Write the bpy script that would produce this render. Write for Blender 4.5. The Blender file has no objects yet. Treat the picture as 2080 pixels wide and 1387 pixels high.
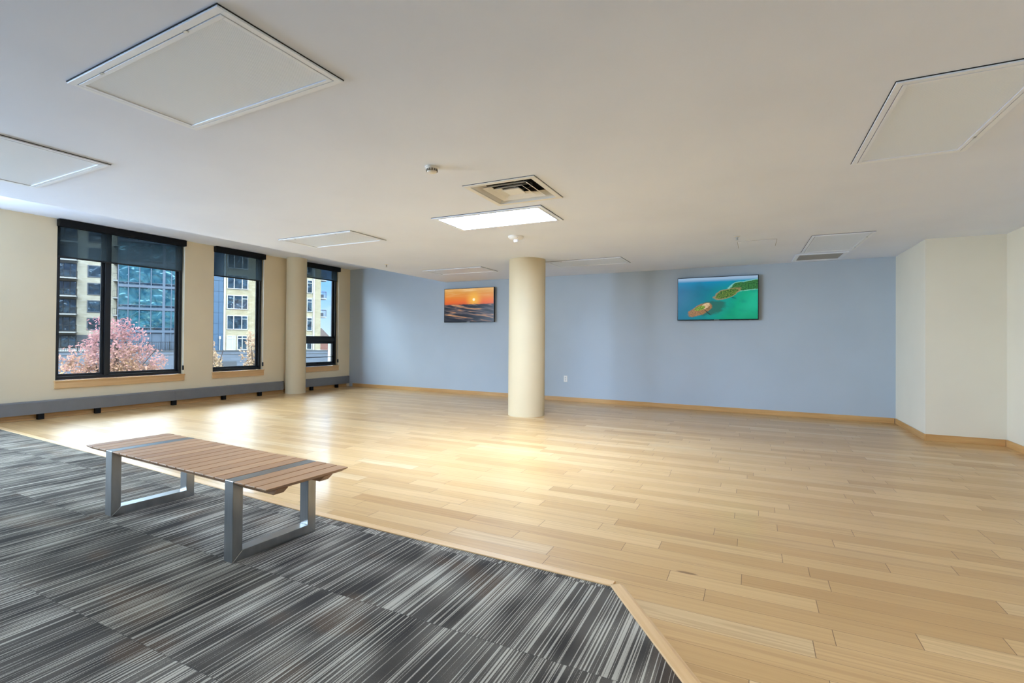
import bpy, bmesh, math, random
from mathutils import Matrix, Vector
random.seed(7)
SC = bpy.context.scene
COL = SC.collection

# ------------------------------------------------------------------ camera
cam_d = bpy.data.cameras.new('camera')
cam = bpy.data.objects.new('camera', cam_d)
COL.objects.link(cam)
cam_d.sensor_fit = 'HORIZONTAL'
cam_d.sensor_width = 36.0
cam_d.lens = 1003.285 / 2080 * 36
cam_d.shift_y = -11.638 / 2080
cam_d.clip_start = 0.05
cam_d.clip_end = 600
_yaw, _pit, _rol = math.radians(26.0487), math.radians(0.50908), math.radians(0.45266)
_f0 = Vector((-math.sin(_yaw), math.cos(_yaw), 0)); _r0 = Vector((math.cos(_yaw), math.sin(_yaw), 0)); _u0 = Vector((0, 0, 1))
_f = math.cos(_pit) * _f0 + math.sin(_pit) * _u0
_u = -math.sin(_pit) * _f0 + math.cos(_pit) * _u0
_r = math.cos(_rol) * _r0 + math.sin(_rol) * _u
_u = -math.sin(_rol) * _r0 + math.cos(_rol) * _u
cam.matrix_world = Matrix(((_r.x, _u.x, -_f.x, 0), (_r.y, _u.y, -_f.y, 0), (_r.z, _u.z, -_f.z, 1.175), (0, 0, 0, 1)))
SC.camera = cam

# ------------------------------------------------------------------ exposure, sky, sun
SC.view_settings.view_transform = 'Standard'
SC.view_settings.look = 'None'
SC.view_settings.gamma = 1.0
SC.view_settings.use_curve_mapping = False
SC.view_settings.exposure = 1.19
SC.cycles.max_bounces = 14
SC.cycles.diffuse_bounces = 8
SC.cycles.glossy_bounces = 4
SC.cycles.transparent_max_bounces = 12
SC.cycles.sample_clamp_indirect = 8.0
SC.cycles.caustics_reflective = False
SC.cycles.caustics_refractive = False

SKY_GAIN = 2.6
PANEL_GAIN = 44.0
REAR_GAIN = 3.0
SUN_GAIN = 2.0
FILL_W = (55.0, 135.0)
world = bpy.data.worlds.new('sky')
SC.world = world
world.use_nodes = True
wn = world.node_tree.nodes; wl = world.node_tree.links
wn.clear()
w_tc = wn.new('ShaderNodeTexCoord')
w_sep = wn.new('ShaderNodeSeparateXYZ'); wl.new(w_tc.outputs['Generated'], w_sep.inputs[0])
w_ramp = wn.new('ShaderNodeValToRGB'); wl.new(w_sep.outputs['Z'], w_ramp.inputs[0])
cr = w_ramp.color_ramp
cr.elements[0].position = 0.0; cr.elements[0].color = (0.16, 0.20, 0.25, 1)
cr.elements[1].position = 1.0; cr.elements[1].color = (3.6, 4.2, 4.8, 1)
e = cr.elements.new(0.02); e.color = (0.13, 0.18, 0.25, 1)
e = cr.elements.new(0.10); e.color = (0.06, 0.135, 0.29, 1)
e = cr.elements.new(0.20); e.color = (0.10, 0.20, 0.38, 1)
e = cr.elements.new(0.42); e.color = (3.4, 4.1, 4.8, 1)
w_noise = wn.new('ShaderNodeTexNoise'); w_noise.inputs['Scale'].default_value = 7.0; w_noise.inputs['Detail'].default_value = 5.0
w_map = wn.new('ShaderNodeMapping'); w_map.inputs['Scale'].default_value = (1, 1, 3.5)
wl.new(w_tc.outputs['Generated'], w_map.inputs[0]); wl.new(w_map.outputs[0], w_noise.inputs['Vector'])
w_cl = wn.new('ShaderNodeMapRange'); w_cl.inputs[1].default_value = 0.52; w_cl.inputs[2].default_value = 0.72; w_cl.inputs[4].default_value = 0.6
wl.new(w_noise.outputs[0], w_cl.inputs[0])
w_mix = wn.new('ShaderNodeMixRGB'); w_mix.inputs[2].default_value = (0.24, 0.27, 0.31, 1)
w_mix2 = wn.new('ShaderNodeMixRGB'); w_mix2.blend_type = 'LIGHTEN'
wl.new(w_ramp.outputs[0], w_mix2.inputs[1]); wl.new(w_mix.outputs[0], w_mix2.inputs[2]); w_mix2.inputs[0].default_value = 1.0
wl.new(w_cl.outputs[0], w_mix.inputs[0]); wl.new(w_ramp.outputs[0], w_mix.inputs[1])
w_bg = wn.new('ShaderNodeBackground'); w_bg.inputs['Strength'].default_value = SKY_GAIN
wl.new(w_mix2.outputs[0], w_bg.inputs['Color'])
w_out = wn.new('ShaderNodeOutputWorld'); wl.new(w_bg.outputs[0], w_out.inputs[0])

sun_d = bpy.data.lights.new('sun', 'SUN'); sun_d.energy = SUN_GAIN; sun_d.angle = math.radians(60); sun_d.color = (0.90, 0.96, 1.0)
sun = bpy.data.objects.new('sun', sun_d); COL.objects.link(sun)
sun.location = (-30, -30, 30)
sun.rotation_euler = Vector((-0.84, -0.40, 0.37)).to_track_quat('Z', 'Y').to_euler()

# added area lamps that brighten the room, set at two added unseen windows
for _w, (_s0, _s1) in zip(FILL_W, ((0.75, 2.40), (-2.60, -0.60))):
    d_ = bpy.data.lights.new('fill_lamp', 'AREA'); d_.shape = 'RECTANGLE'; d_.size = (_s1 - _s0) * 0.9; d_.size_y = 2.1
    d_.energy = _w; d_.color = (0.64, 0.86, 1.12); d_.spread = math.radians(140)
    o_ = bpy.data.objects.new('fill_lamp', d_); COL.objects.link(o_)
    o_.location = (-9.208 + 0.016 * (_s0 + _s1) / 2 + 0.02, (_s0 + _s1) / 2, 1.68)
    o_.rotation_euler = Vector((-0.80, -0.60, -0.12)).to_track_quat('Z', 'Y').to_euler()

# ------------------------------------------------------------------ helpers
def lin(r, g, b):
    def c(v):
        v /= 255.0
        return v / 12.92 if v <= 0.04045 else ((v + 0.055) / 1.055) ** 2.4
    return (c(r), c(g), c(b), 1.0)

class NT:
    """short-hand for building a material node tree"""
    def __init__(s, name):
        s.mat = bpy.data.materials.new(name); s.mat.use_nodes = True
        s.t = s.mat.node_tree; s.t.nodes.clear()
        s.out = s.t.nodes.new('ShaderNodeOutputMaterial')
    def put(s, sock, v):
        if v is None: return
        if isinstance(v, bpy.types.NodeSocket): s.t.links.new(v, sock)
        else: sock.default_value = v
    def new(s, typ, ins=None, **attrs):
        n = s.t.nodes.new(typ)
        for k, v in attrs.items(): setattr(n, k, v)
        for k, v in (ins or {}).items(): s.put(n.inputs[k], v)
        return n
    def math(s, op, a, b=None, c=None, clamp=False):
        n = s.t.nodes.new('ShaderNodeMath'); n.operation = op; n.use_clamp = clamp
        for i, v in enumerate((a, b, c)):
            if v is not None: s.put(n.inputs[i], v)
        return n.outputs[0]
    def mix(s, fac, a, b, mode='MIX'):
        n = s.t.nodes.new('ShaderNodeMixRGB'); n.blend_type = mode
        s.put(n.inputs[0], fac); s.put(n.inputs[1], a); s.put(n.inputs[2], b)
        return n.outputs[0]
    def rng(s, v, a, b, c=0.0, d=1.0, smooth=False):
        n = s.t.nodes.new('ShaderNodeMapRange'); n.clamp = True
        if smooth: n.interpolation_type = 'SMOOTHSTEP'
        for i, x in enumerate((v, a, b, c, d)): s.put(n.inputs[i], x)
        return n.outputs[0]
    def vec(s, x, y, z=0.0):
        n = s.t.nodes.new('ShaderNodeCombineXYZ')
        for i, v in enumerate((x, y, z)): s.put(n.inputs[i], v)
        return n.outputs[0]
    def obj_xyz(s):
        tc = s.t.nodes.new('ShaderNodeTexCoord'); sp = s.t.nodes.new('ShaderNodeSeparateXYZ')
        s.t.links.new(tc.outputs['Object'], sp.inputs[0])
        return tc.outputs['Object'], sp.outputs[0], sp.outputs[1], sp.outputs[2]
    def noise(s, vec, scale=1.0, detail=2.0, rough=0.5, dist=0.0):
        n = s.new('ShaderNodeTexNoise', {'Scale': scale, 'Detail': detail, 'Roughness': rough, 'Distortion': dist})
        s.put(n.inputs['Vector'], vec)
        return n.outputs[0]
    def white(s, vec):
        n = s.t.nodes.new('ShaderNodeTexWhiteNoise'); n.noise_dimensions = '3D'
        s.put(n.inputs['Vector'], vec)
        return n.outputs['Value']
    def ramp(s, fac, stops):
        n = s.t.nodes.new('ShaderNodeValToRGB'); r = n.color_ramp
        r.elements[0].position, r.elements[0].color = stops[0]
        r.elements[1].position, r.elements[1].color = stops[-1]
        for p, c in stops[1:-1]:
            e = r.elements.new(p); e.color = c
        s.put(n.inputs[0], fac)
        return n.outputs[0]
    def bsdf(s, color, rough=0.5, metal=0.0, spec=0.5, normal=None, **kw):
        n = s.t.nodes.new('ShaderNodeBsdfPrincipled')
        s.put(n.inputs['Base Color'], color); s.put(n.inputs['Roughness'], rough)
        s.put(n.inputs['Metallic'], metal); s.put(n.inputs['Specular IOR Level'], spec)
        if normal is not None: s.put(n.inputs['Normal'], normal)
        for k, v in kw.items(): s.put(n.inputs[k.replace('_', ' ')], v)
        s.t.links.new(n.outputs[0], s.out.inputs[0])
        return n
    def bump(s, h, strength=0.3, dist=0.01):
        n = s.new('ShaderNodeBump', {'Strength': strength, 'Distance': dist}); s.put(n.inputs['Height'], h)
        return n.outputs[0]

def plain(name, color, rough=0.5, metal=0.0, spec=0.5, var=0.06, scale=3.0):
    """a painted / moulded surface with slight procedural variation"""
    m = NT(name)
    v, x, y, z = m.obj_xyz()
    n = m.noise(v, scale, 4.0)
    f = m.rng(n, 0.3, 0.7, 1.0 - var, 1.0 + var)
    c = m.mix(1.0, color, m.vec(f, f, f), 'MULTIPLY')
    m.bsdf(c, rough, metal, spec)
    return m.mat

class MB:
    """collects shapes and links them as one mesh object"""
    def __init__(s): s.bm = bmesh.new()
    def box(s, x0, x1, y0, y1, z0, z1, mat=None):
        vs = [s.bm.verts.new(Vector(p)) for p in ((x0, y0, z0), (x1, y0, z0), (x1, y1, z0), (x0, y1, z0), (x0, y0, z1), (x1, y0, z1), (x1, y1, z1), (x0, y1, z1))]
        for f in ((3, 2, 1, 0), (4, 5, 6, 7), (0, 1, 5, 4), (1, 2, 6, 5), (2, 3, 7, 6), (3, 0, 4, 7)):
            s.bm.faces.new([vs[i] for i in f])
        if mat is not None:
            for v in vs: v.co = mat @ v.co
        return s
    def prism(s, poly, h0, h1, axis='z'):
        """polygon (ccw) extruded along an axis"""
        def P(a, b, h):
            return {'z': (a, b, h), 'y': (a, h, b), 'x': (h, a, b)}[axis]
        lo = [s.bm.verts.new(P(a, b, h0)) for a, b in poly]; hi = [s.bm.verts.new(P(a, b, h1)) for a, b in poly]
        n = len(poly)
        s.bm.faces.new(lo[::-1]); s.bm.faces.new(hi)
        for i in range(n): s.bm.faces.new((lo[i], lo[(i + 1) % n], hi[(i + 1) % n], hi[i]))
        return s
    def lathe(s, prof, n=32, c=(0, 0), cap=True, a0=0.0, a1=2 * math.pi):
        full = abs(a1 - a0 - 2 * math.pi) < 1e-6
        m = n if full else n + 1
        rings = []
        for r, z in prof:
            rings.append([s.bm.verts.new((c[0] + max(r, 1e-5) * math.cos(a0 + (a1 - a0) * i / n), c[1] + max(r, 1e-5) * math.sin(a0 + (a1 - a0) * i / n), z)) for i in range(m)])
        for a, b in zip(rings, rings[1:]):
            for i in range(m if full else m - 1):
                s.bm.faces.new((a[i], a[(i + 1) % m], b[(i + 1) % m], b[i]))
        if cap:
            s.bm.faces.new(rings[0][::-1]); s.bm.faces.new(rings[-1])
        return s
    def rod(s, p, q, r, n=10):
        p, q = Vector(p), Vector(q); d = (q - p); k = d.normalized()
        a = k.orthogonal().normalized(); b = k.cross(a)
        A = [s.bm.verts.new(p + r * (a * math.cos(2 * math.pi * i / n) + b * math.sin(2 * math.pi * i / n))) for i in range(n)]
        B = [s.bm.verts.new(v.co + d) for v in A]
        s.bm.faces.new(A[::-1]); s.bm.faces.new(B)
        for i in range(n): s.bm.faces.new((A[i], A[(i + 1) % n], B[(i + 1) % n], B[i]))
        return s
    def ring(s, x0, x1, z0, z1, w, y0, y1):
        """rectangular frame in the x-z plane, bar width w, from depth y0 to y1"""
        s.box(x0, x0 + w, y0, y1, z0, z1); s.box(x1 - w, x1, y0, y1, z0, z1)
        s.box(x0 + w, x1 - w, y0, y1, z0, z0 + w); s.box(x0 + w, x1 - w, y0, y1, z1 - w, z1)
        return s
    def ringz(s, hx, hy, w, z0, z1):
        """rectangular frame lying flat, centred on the origin"""
        s.box(-hx, hx, -hy, -hy + w, z0, z1); s.box(-hx, hx, hy - w, hy, z0, z1)
        s.box(-hx, -hx + w, -hy + w, hy - w, z0, z1); s.box(hx - w, hx, -hy + w, hy - w, z0, z1)
        return s
    def build(s, name, mat, parent=None, bevel=0.0, smooth=False):
        bmesh.ops.recalc_face_normals(s.bm, faces=s.bm.faces[:])
        me = bpy.data.meshes.new(name); s.bm.to_mesh(me); s.bm.free()
        if isinstance(mat, (list, tuple)):
            for m in mat: me.materials.append(m)
        else: me.materials.append(mat)
        o = bpy.data.objects.new(name, me); COL.objects.link(o)
        if parent is not None: o.parent = parent
        if smooth:
            for p in me.polygons: p.use_smooth = True
        if smooth == 'auto':
            md = o.modifiers.new('edge', 'EDGE_SPLIT'); md.split_angle = math.radians(35)
        if bevel:
            md = o.modifiers.new('bevel', 'BEVEL'); md.width = bevel; md.segments = 2; md.limit_method = 'ANGLE'; md.angle_limit = math.radians(40)
        return o

def tag(o, label, cat, group=None, kind=None):
    o['label'] = label; o['category'] = cat
    if group: o['group'] = group
    if kind: o['kind'] = kind
    return o
def thing(name, label, cat, loc=(0, 0, 0), rz=0.0, group=None):
    o = bpy.data.objects.new(name, None); COL.objects.link(o)
    o.empty_display_size = 0.1
    o.location = loc; o.rotation_euler = (0, 0, rz)
    return tag(o, label, cat, group)
def struct(o):
    o['kind'] = 'structure'; return o
def place(o, loc, rz=0.0):
    o.location = loc; o.rotation_euler = (0, 0, rz); return o

# ------------------------------------------------------------------ layout (metres; floor z = 0)
ZC = 2.445          # main ceiling
ZP = 2.90           # raised ceiling strip along the windows
XK = -6.13          # edge of the main ceiling
WIN_O = (-9.208, 0.0, 0.0); WIN_R = math.atan2(1.0, 0.016)             # window wall: x along the wall, -y into the room
BACK_O = (-9.06, 9.30, 0.0); BACK_R = math.atan2(8.97 - 9.30, 1.87 + 9.06)   # blue wall frame
BACK_L = math.hypot(10.93, 0.33)
YB = -3.4           # wall behind the camera

# ------------------------------------------------------------------ materials
def wall_paint(name, color):
    m = NT(name)
    v, x, y, z = m.obj_xyz()
    n = m.noise(v, 1.3, 3.0)
    f = m.rng(n, 0.3, 0.7, 0.975, 1.025)
    c = m.mix(1.0, color, m.vec(f, f, f), 'MULTIPLY')
    b = m.bump(m.noise(v, 220.0, 3.0), 0.06, 0.002)
    m.bsdf(c, 0.62, 0.0, 0.35, b)
    return m.mat
M_cream = wall_paint('cream_wall_paint', lin(224, 209, 177))
M_pale = wall_paint('pale_wall_paint', lin(228, 222, 205))
M_blue = wall_paint('blue_grey_wall_paint', lin(177, 190, 202))
M_white = wall_paint('white_ceiling_paint', lin(230, 238, 255))
M_column = wall_paint('column_paint', lin(206, 190, 156))
M_black = plain('black_metal', lin(10, 10, 11), 0.55, 0.0, 0.2)
M_frame = plain('dark_window_frame', lin(28, 31, 36), 0.38, 0.3, 0.5)
M_frame_edge = plain('grey_window_sash', lin(52, 56, 62), 0.75, 0.0, 0.2)
M_steel_dark = plain('grey_heater_enamel', lin(118, 119, 120), 0.42, 0.25, 0.5, 0.05, 6)
M_trim_white = plain('white_fixture_enamel', lin(236, 243, 255), 0.38, 0.1, 0.5, 0.03)
M_gap = plain('dark_gap', lin(34, 35, 37), 0.8)
M_plastic = plain('white_plastic', lin(232, 230, 224), 0.4, 0.0, 0.5, 0.03)
M_shade_hem = plain('black_hem', lin(20, 21, 22), 0.6)

def maple(name, a, b, rough=0.38, axis='x'):
    m = NT(name)
    v, x, y, z = m.obj_xyz()
    if axis == 'x': st = m.vec(m.math('MULTIPLY', x, 1.6), m.math('MULTIPLY', y, 30.0), m.math('MULTIPLY', z, 30.0))
    else: st = m.vec(m.math('MULTIPLY', x, 30.0), m.math('MULTIPLY', y, 1.6), m.math('MULTIPLY', z, 30.0))
    n = m.noise(st, 1.0, 5.0, 0.6, 0.6)
    big = m.noise(v, 0.9, 2.0)
    f = m.math('ADD', m.math('MULTIPLY', n, 0.6), m.math('MULTIPLY', big, 0.5))
    c = m.mix(m.rng(f, 0.35, 0.75), b, a)
    m.bsdf(c, rough, 0.0, 0.45)
    return m.mat
M_maple = maple('maple_baseboard', lin(214, 172, 116), lin(184, 138, 82))
M_sill = maple('maple_sill', lin(224, 186, 134), lin(200, 156, 102))

def floor_wood():
    m = NT('oak_plank_floor')
    v, x, y, z = m.obj_xyz()
    W = 0.1215
    t = m.math('DIVIDE', m.math('SUBTRACT', y, 2.406), W)
    row = m.math('FLOOR', t); fy = m.math('SUBTRACT', t, row)
    r1 = m.white(m.vec(row, 3.1, 0.0)); r2 = m.white(m.vec(row, 9.7, 2.0))
    L = m.math('ADD', m.math('MULTIPLY', r2, 0.75), 0.62)
    u = m.math('ADD', m.math('DIVIDE', x, L), m.math('MULTIPLY', r1, 37.0))
    idx = m.math('FLOOR', u); fx = m.math('MULTIPLY', m.math('SUBTRACT', u, idx), L)
    pid = m.vec(row, idx, 1.0)
    k1 = m.white(pid); k2 = m.white(m.vec(row, idx, 5.0)); k3 = m.white(m.vec(row, idx, 8.0))
    off = m.math('MULTIPLY', k1, 91.0)
    gx = m.math('ADD', m.math('MULTIPLY', x, 1.5), off)
    fine = m.noise(m.vec(m.math('MULTIPLY', gx, 0.9), m.math('MULTIPLY', y, 70.0), off), 1.0, 3.0, 0.6, 0.1)
    cath = m.noise(m.vec(m.math('MULTIPLY', gx, 0.35), m.math('MULTIPLY', y, 17.0), off), 1.0, 1.0, 0.4, 0.3)
    rings = m.math('SINE', m.math('MULTIPLY', cath, 34.0))
    rings = m.math('MULTIPLY', m.rng(rings, 0.2, 1.0), m.rng(k3, 0.45, 0.8))
    tone = m.mix(m.rng(k2, 0.0, 1.0), lin(192, 152, 99), lin(212, 175, 123))
    tone = m.mix(m.rng(k1, 0.80, 1.0, 0.0, 0.55), tone, lin(176, 134, 82))
    tone = m.mix(m.rng(k3, 0.88, 1.0, 0.0, 0.7), tone, lin(226, 198, 152))
    c = m.mix(m.rng(fine, 0.42, 0.75, 0.0, 0.28), tone, lin(156, 114, 66))
    c = m.mix(m.math('MULTIPLY', rings, 0.22), c, lin(142, 100, 56))
    knot = m.noise(m.vec(m.math('MULTIPLY', x, 5.0), m.math('MULTIPLY', y, 22.0), 4.0), 1.0, 0.0)
    c = m.mix(m.rng(knot, 0.87, 0.92, 0.0, 0.75), c, lin(112, 78, 46))
    ey = m.math('MULTIPLY', m.math('MINIMUM', fy, m.math('SUBTRACT', 1.0, fy)), W)
    ex = m.math('MINIMUM', fx, m.math('SUBTRACT', L, fx))
    gap = m.math('MAXIMUM', m.rng(ey, 0.0006, 0.0016, 0.75, 0.0), m.rng(ex, 0.0008, 0.0019, 1.0, 0.0))
    c = m.mix(m.math('MULTIPLY', gap, 0.85), c, lin(92, 62, 36))
    h = m.math('SUBTRACT', m.math('MULTIPLY', fine, 0.15), gap)
    tilt = m.math('MULTIPLY', m.math('SUBTRACT', k1, 0.5), m.math('SUBTRACT', fy, 0.5))
    h = m.math('ADD', h, m.math('MULTIPLY', tilt, 0.5))
    rough = m.rng(m.noise(v, 5.0, 3.0), 0.3, 0.7, 0.33, 0.38)
    m.bsdf(c, rough, 0.0, 0.25, m.bump(h, 0.10, 0.004), Coat_Weight=0.30, Coat_Roughness=0.10)
    return m.mat
M_floor = floor_wood()

def carpet_mat():
    m = NT('striped_carpet_tile')
    v, x, y, z = m.obj_xyz()
    T = 0.61
    ty = m.math('FLOOR', m.math('DIVIDE', m.math('SUBTRACT', y, 1.695), T))
    tx = m.math('FLOOR', m.math('DIVIDE', m.math('ADD', x, 0.30), T))
    r = m.white(m.vec(tx, ty, 0.0))
    off = m.math('MULTIPLY', r, 53.0)
    st = m.noise(m.vec(m.math('ADD', m.math('MULTIPLY', x, 170.0), off), m.math('MULTIPLY', y, 0.35), off), 1.0, 1.0, 0.5)
    st2 = m.noise(m.vec(m.math('MULTIPLY', x, 46.0), m.math('ADD', m.math('MULTIPLY', y, 0.4), off), 3.0), 1.0, 1.0)
    weft = m.noise(m.vec(m.math('MULTIPLY', x, 520.0), m.math('MULTIPLY', y, 300.0), 0.0), 1.0, 1.0)
    s = m.math('ADD', m.math('MULTIPLY', st, 0.90), m.math('MULTIPLY', st2, 0.10))
    s = m.math('ADD', s, m.math('MULTIPLY', m.math('SUBTRACT', weft, 0.5), 0.16))
    # woven blocks inside each tile: soft rectangles with lighter or darker ground yarn
    bx = m.math('DIVIDE', m.math('ADD', x, m.math('MULTIPLY', r, 0.4)), 0.16)
    by = m.math('DIVIDE', m.math('ADD', y, m.math('MULTIPLY', r, 0.7)), 0.26)
    blk = m.noise(m.vec(bx, by, off), 1.0, 0.0)
    blk2 = m.noise(m.vec(m.math('MULTIPLY', x, 3.0), m.math('MULTIPLY', y, 2.2), 11.0), 1.0, 1.0)
    b = m.math('ADD', m.math('MULTIPLY', blk, 0.6), m.math('MULTIPLY', blk2, 0.4))
    bb = m.rng(b, 0.34, 0.66)
    k = m.rng(m.math('ADD', s, m.math('MULTIPLY', m.math('SUBTRACT', bb, 0.5), 0.05)), 0.535, 0.60, 0.0, 1.0, True)
    dark = m.mix(bb, lin(66, 61, 55), lin(116, 109, 98))
    dark = m.mix(m.rng(weft, 0.35, 0.65, 0.0, 0.5), dark, lin(52, 50, 48))
    dark = m.mix(m.rng(m.noise(m.vec(m.math('MULTIPLY', x, 2.2), m.math('MULTIPLY', y, 3.0), 31.0), 1.0, 1.0), 0.58, 0.68, 0.0, 0.4), dark, lin(104, 82, 62))
    light = m.mix(bb, lin(160, 152, 138), lin(188, 180, 164))
    c = m.mix(k, dark, light)
    ey = m.math('SUBTRACT', m.math('DIVIDE', m.math('SUBTRACT', y, 1.695), T), ty)
    ex = m.math('SUBTRACT', m.math('DIVIDE', m.math('ADD', x, 0.30), T), tx)
    ed = m.math('MINIMUM', m.math('MINIMUM', ey, m.math('SUBTRACT', 1.0, ey)), m.math('MINIMUM', ex, m.math('SUBTRACT', 1.0, ex)))
    c = m.mix(m.rng(ed, 0.001, 0.005, 0.45, 0.0), c, lin(60, 58, 56))
    m.bsdf(c, 0.95, 0.0, 0.1, m.bump(m.math('ADD', s, weft), 0.5, 0.004))
    return m.mat
M_carpet = carpet_mat()

def steel():
    m = NT('brushed_steel')
    v, x, y, z = m.obj_xyz()
    n = m.noise(m.vec(m.math('MULTIPLY', x, 260.0), m.math('MULTIPLY', y, 18.0), m.math('MULTIPLY', z, 6.0)), 1.0, 3.0)
    c = m.mix(n, lin(146, 148, 150), lin(186, 187, 187))
    m.bsdf(c, m.rng(n, 0.3, 0.7, 0.28, 0.36), 1.0, 0.5)
    return m.mat
M_steel = steel()
def slat_wood():
    m = NT('teak_slat')
    v, x, y, z = m.obj_xyz()
    info = m.t.nodes.new('ShaderNodeObjectInfo')
    r = info.outputs['Random']
    n = m.noise(m.vec(m.math('ADD', m.math('MULTIPLY', x, 90.0), m.math('MULTIPLY', r, 40.0)), m.math('MULTIPLY', y, 5.0), m.math('MULTIPLY', z, 40.0)), 1.0, 4.0, 0.6, 0.3)
    c = m.mix(r, lin(200, 156, 114), lin(176, 132, 94))
    c = m.mix(m.rng(n, 0.4, 0.75, 0.0, 0.45), c, lin(134, 94, 64))
    m.bsdf(c, 0.42, 0.0, 0.45)
    return m.mat
M_slat = slat_wood()

def glass():
    m = NT('clear_window_glass')
    tr = m.new('ShaderNodeBsdfTransparent', {'Color': (0.93, 0.96, 0.96, 1)})
    gl = m.new('ShaderNodeBsdfGlossy', {'Color': (1, 1, 1, 1), 'Roughness': 0.02})
    fr = m.new('ShaderNodeFresnel', {'IOR': 1.35})
    mx = m.new('ShaderNodeMixShader')
    m.t.links.new(fr.outputs[0], mx.inputs[0]); m.t.links.new(tr.outputs[0], mx.inputs[1]); m.t.links.new(gl.outputs[0], mx.inputs[2])
    m.t.links.new(mx.outputs[0], m.out.inputs[0])
    return m.mat
M_glass = glass()
def shade_fabric():
    m = NT('dark_mesh_shade')
    v, x, y, z = m.obj_xyz()
    w = m.math('ADD', m.math('SINE', m.math('MULTIPLY', x, 1400.0)), m.math('SINE', m.math('MULTIPLY', z, 1400.0)))
    c = m.mix(m.rng(w, -1.5, 1.5), lin(62, 68, 72), lin(86, 94, 98))
    tr = m.new('ShaderNodeBsdfTransparent', {'Color': (0.46, 0.51, 0.53, 1)})
    df = m.new('ShaderNodeBsdfDiffuse', {'Color': c})
    tl = m.new('ShaderNodeBsdfTranslucent', {'Color': lin(80, 90, 94)})
    a = m.new('ShaderNodeMixShader', {0: 0.5}); m.t.links.new(df.outputs[0], a.inputs[1]); m.t.links.new(tl.outputs[0], a.inputs[2])
    b = m.new('ShaderNodeMixShader', {0: 0.5}); m.t.links.new(tr.outputs[0], b.inputs[1]); m.t.links.new(a.outputs[0], b.inputs[2])
    m.t.links.new(b.outputs[0], m.out.inputs[0])
    return m.mat
M_shade = shade_fabric()
def diffuser_mat(lit, gain=0.0, tint=(0.67, 0.875, 1.22, 1)):
    m = NT('lit_diffuser' if lit else 'unlit_prismatic_diffuser')
    v, x, y, z = m.obj_xyz()
    h = m.math('MULTIPLY', m.math('SINE', m.math('MULTIPLY', x, 620.0)), m.math('SINE', m.math('MULTIPLY', y, 620.0)))
    if lit:
        m.bsdf(lin(245, 245, 245), 0.4, 0.0, 0.4, None, Emission_Color=tint, Emission_Strength=gain)
    else:
        m.bsdf(m.mix(m.rng(h, -1, 1), lin(226, 236, 252), lin(236, 244, 255)), 0.28, 0.0, 0.5, m.bump(h, 0.25, 0.002))
    return m.mat
M_diff = diffuser_mat(False); M_lit = diffuser_mat(True, PANEL_GAIN); M_fill_rear = diffuser_mat(True, REAR_GAIN); M_fill_side = diffuser_mat(True, 12.0, (0.86, 0.95, 1.05, 1))

# ------------------------------------------------------------------ room shell
b = MB(); b.box(-9.6, 3.2, YB - 0.3, 9.7, -0.25, 0.0)
struct(b.build('floor', M_floor))
edge = [(-9.14, 2.80), (-5.94, 2.610), (-2.62, 2.378), (-0.600, 2.330), (-0.217, 1.798), (2.62, -2.15)]
b = MB(); b.prism(edge[::-1] + [(-9.2, YB), (2.62, YB)][::1], 0.0, 0.007)
struct(b.build('floor_carpet', M_carpet))

# window wall with three openings in view and two unseen ones added for extra light
OPEN = [(3.555, 5.345), (5.868, 6.914), (7.945, 8.932)]
ADDED_OPEN = [(0.75, 2.40), (-2.60, -0.60)]
ZS = 0.53
b = MB()
allop = sorted(OPEN + ADDED_OPEN)
b.box(-5.0, 9.75, 0.0, 0.205, -0.25, ZS - 0.02)
prev = -5.0
for a, c in allop:
    b.box(prev, a, 0.0, 0.205, ZS - 0.02, ZP + 0.25); prev = c
b.box(prev, 9.75, 0.0, 0.205, ZS - 0.02, ZP + 0.25)
struct(place(b.build('wall_left', M_cream), WIN_O, WIN_R))
# blue wall
b = MB(); b.box(-0.30, BACK_L + 0.02, 0.0, 0.25, -0.2, 3.2)
struct(place(b.build('wall_back', M_blue), BACK_O, BACK_R))
# stepped right-hand walls
b = MB(); b.prism([(1.878, 7.60), (2.62, 7.60), (2.62, 9.3), (1.872, 9.3)], -0.2, 3.2)
o = struct(b.build('wall_right_pillar', M_pale))
b = MB(); b.box(2.62, 2.9, YB - 0.2, 9.3, -0.2, 3.2)
struct(b.build('wall_right', M_pale))
b = MB(); b.box(-9.6, 3.0, YB - 0.25, YB, -0.2, 3.2)
struct(b.build('wall_front', wall_paint('charcoal_reflection_paint', lin(72, 76, 82))))  # unseen wall, made dark so the steel legs reflect dark
# ceiling: main plane with a hole for the air diffuser, drop edge, raised strip by the windows
VX, VY, VH = -1.839, 3.789, 0.285
b = MB()
z0, z1 = ZC, ZC + 0.10
b.box(XK, VX - VH, YB - 0.1, 9.5, z0, z1); b.box(VX + VH, 2.75, YB - 0.1, 9.5, z0, z1)
b.box(VX - VH, VX + VH, YB - 0.1, VY - VH, z0, z1); b.box(VX - VH, VX + VH, VY + VH, 9.5, z0, z1)
b.box(XK, XK + 0.1, YB - 0.1, 9.5, z1, ZP + 0.05)
b.box(-9.6, XK + 0.1, YB - 0.1, 9.7, ZP, ZP + 0.2)
b.box(XK, 3.0, YB - 0.2, 9.7, ZP + 0.15, ZP + 0.3)
struct(b.build('ceiling', M_white))

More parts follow.
